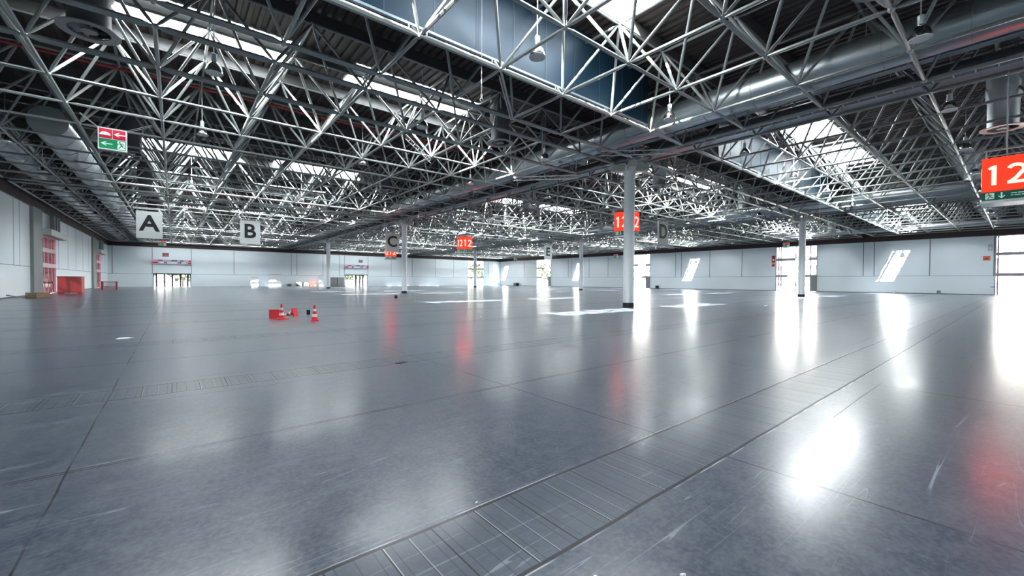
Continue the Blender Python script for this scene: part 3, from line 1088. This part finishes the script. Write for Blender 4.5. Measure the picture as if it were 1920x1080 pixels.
# sign boards over the back doors
for x, lb in ((-.35, 'long pictogram board on the back wall over the four-leaf glass door'), (35.75, 'long pictogram board on the back wall over the open door')):
    t = thing('pictogram_board', lb, 'sign board', (x, YK - .2, 4.45), 0, 'pictogram boards on the back wall')
    part('board', MB().box(-3.05, 3.05, 0, .2, 0, .85), LILAC, t)
    mb = MB()
    for u0, u1 in ((-1.9, -1.25), (-.7, .75), (1.6, 2.5)):
        mb.box(u0, u1, -.012, 0, .12, .42)
    part('white_field', mb, PAPER, t)
    mb = MB()
    mb.box(-2.95, -2.1, -.012, 0, .15, .42).box(2.45, 3.0, -.012, 0, .12, .36).box(2.6, 3.0, -.012, 0, .5, .75).box(-2.1, -1.4, -.012, 0, .6, .78)
    part('red_field', mb, CRIM, t)
    mb = MB()
    for u in (-1.15, -.95, 1.0, 1.25, 2.2):
        mb.box(u, u + .14, -.012, 0, .14, .42)
    mb.box(-.1, .8, -.012, 0, .58, .76).box(1.25, 1.8, -.012, 0, .58, .74)
    part('black_mark', mb, INK, t)

# orange and grey plates on the right wall
for y, z, w, h, m, lb in ((2.72, 4.5, .62, .55, ORANGE, 'orange plate on the right wall beside the brightest portal'),
                          (2.42, 5.75, .38, .8, LILAC, 'grey notice plate above the orange plate on the right wall'),
                          (27.4, 4.25, .5, .55, ORANGE, 'orange plate on the right wall left of the middle portal'),
                          (27.4, 4.95, .5, 1.2, REDDK, 'dark red notice plate above the orange plate left of the middle portal')):
    t = thing('wall_notice', lb, 'notice', (XR - .03, y, z))
    part('plate', MB().box(-.02, .02, -w / 2, w / 2, 0, h), m, t)
    part('plate_mark', MB().box(-.026, -.02, -w * .25, w * .25, h * .25, h * .55), PAPER if m is not ORANGE else REDDK, t)

# ------------------------------------------------------------------ traffic cones
def cone_parts(t, hb):
    b = MB()
    b.box(-hb, hb, -hb, hb, 0, .035)
    b.lathe([(hb * .86, .035), (hb * .74, .06)], 8)
    part('cone_base', b, CONE_R, t)
    c = MB()
    segs = [(.15, .092, 0), (.25, .074, 1), (.35, .058, 0), (.44, .044, 1), (.57, .026, 0)]
    pz, pr_ = .035, .108
    for z, r, k in segs:
        c.mi = k
        c.lathe([(pr_, pz), (r, z)], 20)
        pz, pr_ = z, r
    c.mi = 0
    c.lathe([(.026, .57), (.001, .572)], 20)
    part('cone_body', c, [CONE_R, CONE_W], t, True)


CG = 'red and white traffic cones'
t = thing('traffic_cone', 'red and white traffic cone standing alone at the right', 'traffic cone', (3.95, 16.2, 0), -.24, CG)
cone_parts(t, .135)
t = thing('traffic_cone', 'red and white traffic cone standing in the cluster of fallen cones', 'traffic cone', (3.12, 17.55, 0), .5, CG)
cone_parts(t, .175)
t = thing('traffic_cone', 'fallen traffic cone lying with its tip to the left', 'traffic cone', (3.80, 18.55, .169), 0, CG)
t.rotation_euler = Vector((-.775 * .967, .632 * .967, -.254)).to_track_quat('Z', 'Y').to_euler()
cone_parts(t, .175)
t = thing('traffic_cone', 'fallen traffic cone showing the flat red underside of its base', 'traffic cone', (2.97, 18.1, .169), 0, CG)
t.rotation_euler = (-(PI / 2 + .257), 0, -.1)
cone_parts(t, .175)
# ------------------------------------------------------------------ small things on the floor
tag(link('black_box', MB().box(-.06, .06, -.06, .06, 0, .19).box(-.05, .05, -.07, .07, .19, .2).mesh('black_box', BLACK), None, (4.45, 19.3, 0)),
    'small black box between the fallen and the lone cone', 'box')
tag(link('black_box', MB().box(-.1, .1, -.08, .08, 0, .22).box(-.11, .11, -.09, .09, .2, .24).mesh('black_box', BLACK), None, (14.2, 32.6, 0)),
    'tiny black box on the floor left of the C-sign column', 'box')
pm = MB()
pm.add([(-.17, -.05, .002), (.15, -.06, .012), (.19, .05, .004), (-.12, .07, .018), (.02, 0, .03)], [(0, 1, 4), (1, 2, 4), (2, 3, 4), (3, 0, 4)])
tag(link('paper_scrap', pm.mesh('paper_scrap', PAPER), None, (-.97, 14.1, 0), (0, 0, -.15)), 'white paper scrap lying on the floor at left', 'paper')
tag(link('floor_flap', MB().box(-.09, .09, -.06, .06, 0, .012).box(-.02, .05, -.03, .03, .012, .02).mesh('floor_flap', BLACK), None, (3.17, 7.05, 0), (0, 0, .5)), 'black rubber flap on the second floor channel', 'flap')
for x, y, r, lb in ((1.64, 1.75 - .42, .010, 'white crumb on the floor right below the cover plates, nearest the bottom edge'), (1.99, 1.05, .012, 'white crumb of plaster farther right near the bottom edge'),
                    (1.56, 2.28, .010, 'white crumb just above the edge of the cover plates'), (9.5, 13.6, .05, 'pale plastic scrap in the middle of the floor'),
                    (27.5, 9.6, .1, 'pale crumpled scrap on the floor right of the nearest column')):
    mb = MB()
    for k in range(4):
        mb.ball((random.uniform(-r, r), random.uniform(-r, r), r * .5), r * random.uniform(.4, .8), 7, 4)
    tag(link('plaster_crumb', mb.mesh('plaster_crumb', PAPER, True), None, (x, y, 0)), lb, 'scrap')

# left side: wooden crate, red box, red barrier stack
t = thing('wooden_crate', 'low brown wooden crate by the left wall', 'crate', (-8.1, 47.4, 0), -.9)
mb = MB()
for k in range(3):
    mb.box(-.58, .58, -.4, -.375, .03 + k * .13, .14 + k * .13)
    mb.box(-.58, .58, .375, .4, .03 + k * .13, .14 + k * .13)
    mb.box(-.58, -.555, -.375, .375, .03 + k * .13, .14 + k * .13)
    mb.box(.555, .58, -.375, .375, .03 + k * .13, .14 + k * .13)
part('crate_board', mb, WOOD, t)
part('crate_skid', MB().box(-.55, -.45, -.4, .4, 0, .05).box(.45, .55, -.4, .4, 0, .05), WOOD, t)
part('crate_filling', MB().box(-.52, .52, -.35, .35, .05, .36), GREYBOX, t)
tag(link('loose_plank', MB().box(-.75, .75, -.06, .06, 0, .04).box(-.75, -.6, -.07, .07, .04, .06).mesh('loose_plank', GREYBOX), None, (-8.95, 46.4, .12), (0, .16, 1.1)), 'grey loose plank leaning left of the brown crate', 'plank')
t = thing('red_container', 'red sheet-metal box beside the nearer pink-lit glass door', 'container', (-8.15, 60.2, 0), -.12)
part('container_body', MB().box(-.86, .86, 0, .9, .06, 1.66), REDBOX, t)
part('container_door', MB().box(-.84, .18, -.03, 0, .12, 1.6), REDBOX, t)
part('container_door', MB().box(.2, .84, -.03, 0, .12, 1.6), REDBOX, t)
part('door_gap', MB().box(.18, .2, -.02, .01, .1, 1.62), REDDK, t)
part('container_lid', MB().box(-.9, .9, -.05, .95, 1.66, 1.72), SIGNW, t)
part('container_skid', MB().box(-.8, -.6, 0, .9, 0, .06).box(.6, .8, 0, .9, 0, .06), REDDK, t)
t = thing('barrier_stack', 'red slatted cage in the far left corner of the floor', 'barrier', (-6.75, 77.0, 0), -.1)
for k in range(6):
    part('slat', MB().box(-.66, .66, -.04, 0, .14 + k * .17, .20 + k * .17), REDDK, t)
part('post', MB().box(-.78, -.62, -.06, .3, 0, 1.14), REDDK, t)
part('post', MB().box(.62, .78, -.06, .3, 0, 1.14), REDDK, t)
part('cage_rail', MB().box(-.78, .78, -.02, .04, 1.08, 1.14).box(-.78, .78, -.02, .3, 0, .06), REDBOX, t)

# things along the back wall
def back_item(name, label, cat, x, w, h, d, m, detail=None, y=YK - .5):
    t = thing(name, label, cat, (x, y, 0))
    part('body', MB().box(-w / 2, w / 2, -d / 2, d / 2, .05, h), m, t)
    part('foot', MB().box(-w / 2 + .05, w / 2 - .05, -d / 2 + .05, d / 2 - .05, 0, .05), BLACK, t)
    part('edge', MB().box(-w / 2 - .02, w / 2 + .02, -d / 2 - .02, -d / 2, h - .06, h), detail or JOINT, t)
    return t


back_item('leaning_board', 'tall white board at the back wall, left one of two', 'board', 13.6, 1.45, 2.05, .12, WHITEBD)
back_item('leaning_board', 'taller white board at the back wall, right one of two', 'board', 17.5, 2.4, 2.7, .12, WHITEBD)
back_item('equipment_case', 'grey case at the back wall, left of two', 'case', 22.4, 1.1, .95, .8, GREYBOX)
back_item('equipment_case', 'grey case at the back wall, right of two', 'case', 23.9, 1.1, .9, .8, GREYBOX)
back_item('storage_bin', 'low dark bin at the back wall, left of the grey cases', 'bin', 20.4, .85, .5, .6, JOINT)
back_item('low_cart', 'low orange-red cart at the foot of the back wall', 'cart', 25.4, 1.3, .4, .6, ORANGE)
back_item('grey_cabinet', 'wide grey cabinet beside the open back door, left half', 'cabinet', 30.0, 1.6, 2.15, .7, GREYBOX)
back_item('grey_cabinet', 'wide grey cabinet beside the open back door, right half', 'cabinet', 31.7, 1.5, 2.15, .7, mat('grey_cab2', (.30, .29, .29), .5, noise=.1))
back_item('white_board_stand', 'narrow bright white panel behind the thin column at the back wall', 'board', 27.2, .9, 2.6, .15, WHITEBD)
# things along the right wall
for y, w, h, m, lb, nm, ct in ((6.95, .35, .5, GREYBOX, 'small grey box at the foot of the right wall', 'floor_box', 'box'),
                               (11.5, .28, .4, WHITEBD, 'small white bucket at the foot of the right wall', 'bucket', 'bucket'),
                               (49.7, .5, .65, BLACK, 'small black box at the right wall beyond the nearest column', 'floor_box', 'box'),
                               (97.5, 1.2, .9, BLACK, 'small black box at the far end of the right wall', 'floor_box', 'box')):
    t = thing(nm, lb, ct, (XR - .5, y, 0))
    part('body', MB().box(-w / 2, w / 2, -w / 2, w / 2, 0, h * .85), m, t)
    part('lid', MB().box(-w / 2 - .02, w / 2 + .02, -w / 2 - .02, w / 2 + .02, h * .85, h), m, t)

# ------------------------------------------------------------------ outside
g = MB()
g.box(-140, 260, -120, 260, -.45, -.31)
struct('ground', g, CONC)


def building(x, y, w, d, h, label, bands, rz=0):
    t = thing('office_building', label, 'building', (x, y, -.3), rz)
    part('wall', MB().box(0, w, 0, d, 0, h), FACADE, t)
    for k, z in enumerate(bands):
        part('window_band', MB().box(-.06, 0, 1, d - 1, z, z + .9), FBAND, t)
    part('yellow_panel', MB().box(-.08, 0, 6, 14, bands[0] - 1.1, bands[0] - .2), FYEL, t)
    return t


building(103, -16, 14, 22, 14.5, 'white building with dark window bands outside the brightest right portal', (3.2, 5.0, 7.0, 9.2))
building(106, 22, 14, 60, 10, 'long white building with window bands outside the middle right portals', (2.2, 4.6, 6.6))


def tree(x, y, h, r, label):
    t = thing('tree', label, 'tree', (x, y, -.3), 0, 'trees outside the back wall')
    part('trunk', MB().rings((0, 0, 0), (0, 0, h * .6), [(0, .22), (1, .1)], 8), BARK, t, True)
    mb = MB()
    for k in range(420):
        a, b, q = random.uniform(0, 2 * PI), random.uniform(-1, 1), random.random() ** .4
        s_ = math.sqrt(1 - b * b)
        c = Vector((r * q * s_ * math.cos(a), r * q * s_ * math.sin(a), h * .58 + h * .38 * q * b))
        n = Vector((random.uniform(-1, 1), random.uniform(-1, 1), random.uniform(-1, 1))).normalized()
        u = n.orthogonal().normalized() * random.uniform(.25, .5)
        w = n.cross(u)
        mb.add([c - u - w * .6, c + u - w * .6, c + u * .7 + w, c - u * .7 + w], [(0, 1, 2, 3)])
    part('crown', mb, LEAF, t, stuff=True)


for x, y, h, r, lb in ((-6, 122, 6, 3, 'leafy tree outside the four-leaf back door, on the left'), (1.5, 124, 6.5, 3, 'leafy tree outside the four-leaf back door, on the right'),
                       (42, 126, 9, 4, 'leafy tree outside the open back door'), (84, 124, 9, 4, 'leafy tree outside the tall back glazing, left of two'),
                       (92, 126, 10, 4.5, 'leafy tree outside the tall back glazing, right of two'), (104, 108, 9, 4, 'leafy tree outside the farthest right portal'), (36, 120, 7, 3, 'leafy bush-like tree close outside the open back door')):
    tree(x, y, h, r, lb)

# ------------------------------------------------------------------ light
w = bpy.data.worlds.new('sky')
SC.world = w
w.use_nodes = True
nt = w.node_tree
bg = nt.nodes['Background']
tcw = nt.nodes.new('ShaderNodeTexCoord')
sp = nt.nodes.new('ShaderNodeSeparateXYZ')
nt.links.new(tcw.outputs['Generated'], sp.inputs[0])
cr = nt.nodes.new('ShaderNodeValToRGB')
cr.color_ramp.elements[0].color = (1.0, .99, .97, 1)
cr.color_ramp.elements[1].color = (.70, .84, 1.0, 1)
cr.color_ramp.elements[1].position = .8
nt.links.new(sp.outputs[2], cr.inputs[0])
nt.links.new(cr.outputs[0], bg.inputs[0])
bg.inputs[1].default_value = .45
# daylight entering at every skylight pane
dl = bpy.data.lights.new('daylight', 'AREA')
dl.shape = 'RECTANGLE'
dl.size, dl.size_y = L_ - .1, W_ - .1
dl.energy = 75
dl.color = (.93, .97, 1.0)
for bx in range(3):
    for by in range(4):
        for y0, y1 in BY:
            for x0, x1 in SX:
                lo_ = bpy.data.objects.new('daylight', dl)
                C.objects.link(lo_)
                lo_.location = (X0 + bx * P_ + x0 + L_ / 2, Y0 + by * P_ + y0 + W_ / 2, ZD + .40)
sun = bpy.data.lights.new('sun', 'SUN')
sun.energy = 9.0
sun.angle = math.radians(.53)
sun.color = (1, .96, .90)
so = bpy.data.objects.new('sun', sun)
C.objects.link(so)
so.location = (-40, -20, 40)
so.rotation_euler = Vector((1.34, .40, -1.0)).to_track_quat('-Z', 'Y').to_euler()

# ------------------------------------------------------------------ camera
def axis(x, y, w2):
    r = x * math.cos(ROL) - y * math.sin(ROL)
    u2 = x * math.sin(ROL) + y * math.cos(ROL)
    wv = w2 * math.cos(PIT) - u2 * math.sin(PIT)
    u = w2 * math.sin(PIT) + u2 * math.cos(PIT)
    return Vector((math.sin(AZ) * r + math.cos(AZ) * wv, -math.cos(AZ) * r + math.sin(AZ) * wv, u))


ex, ey, ef = axis(1, 0, 0), axis(0, 1, 0), axis(0, 0, 1)
cam = bpy.data.cameras.new('camera')
co = bpy.data.objects.new('camera', cam)
C.objects.link(co)
mw = Matrix.Identity(4)
for i in range(3):
    mw[i][0], mw[i][1], mw[i][2] = ex[i], ey[i], -ef[i]
mw[2][3] = CAMZ
co.matrix_world = mw
cam.sensor_fit = 'HORIZONTAL'
cam.sensor_width = 36
cam.lens = 36 * F_PX / 1920
cam.clip_start = .05
cam.clip_end = 600
SC.camera = co

vs = SC.view_settings
vs.view_transform = 'Standard'
vs.look = 'None'
vs.exposure = EXPO
vs.gamma = 1
vs.use_curve_mapping = False
cy = SC.cycles
cy.max_bounces = 10
cy.diffuse_bounces = 5
cy.glossy_bounces = 4
cy.transparent_max_bounces = 16
cy.use_denoising = True
cy.caustics_reflective = False
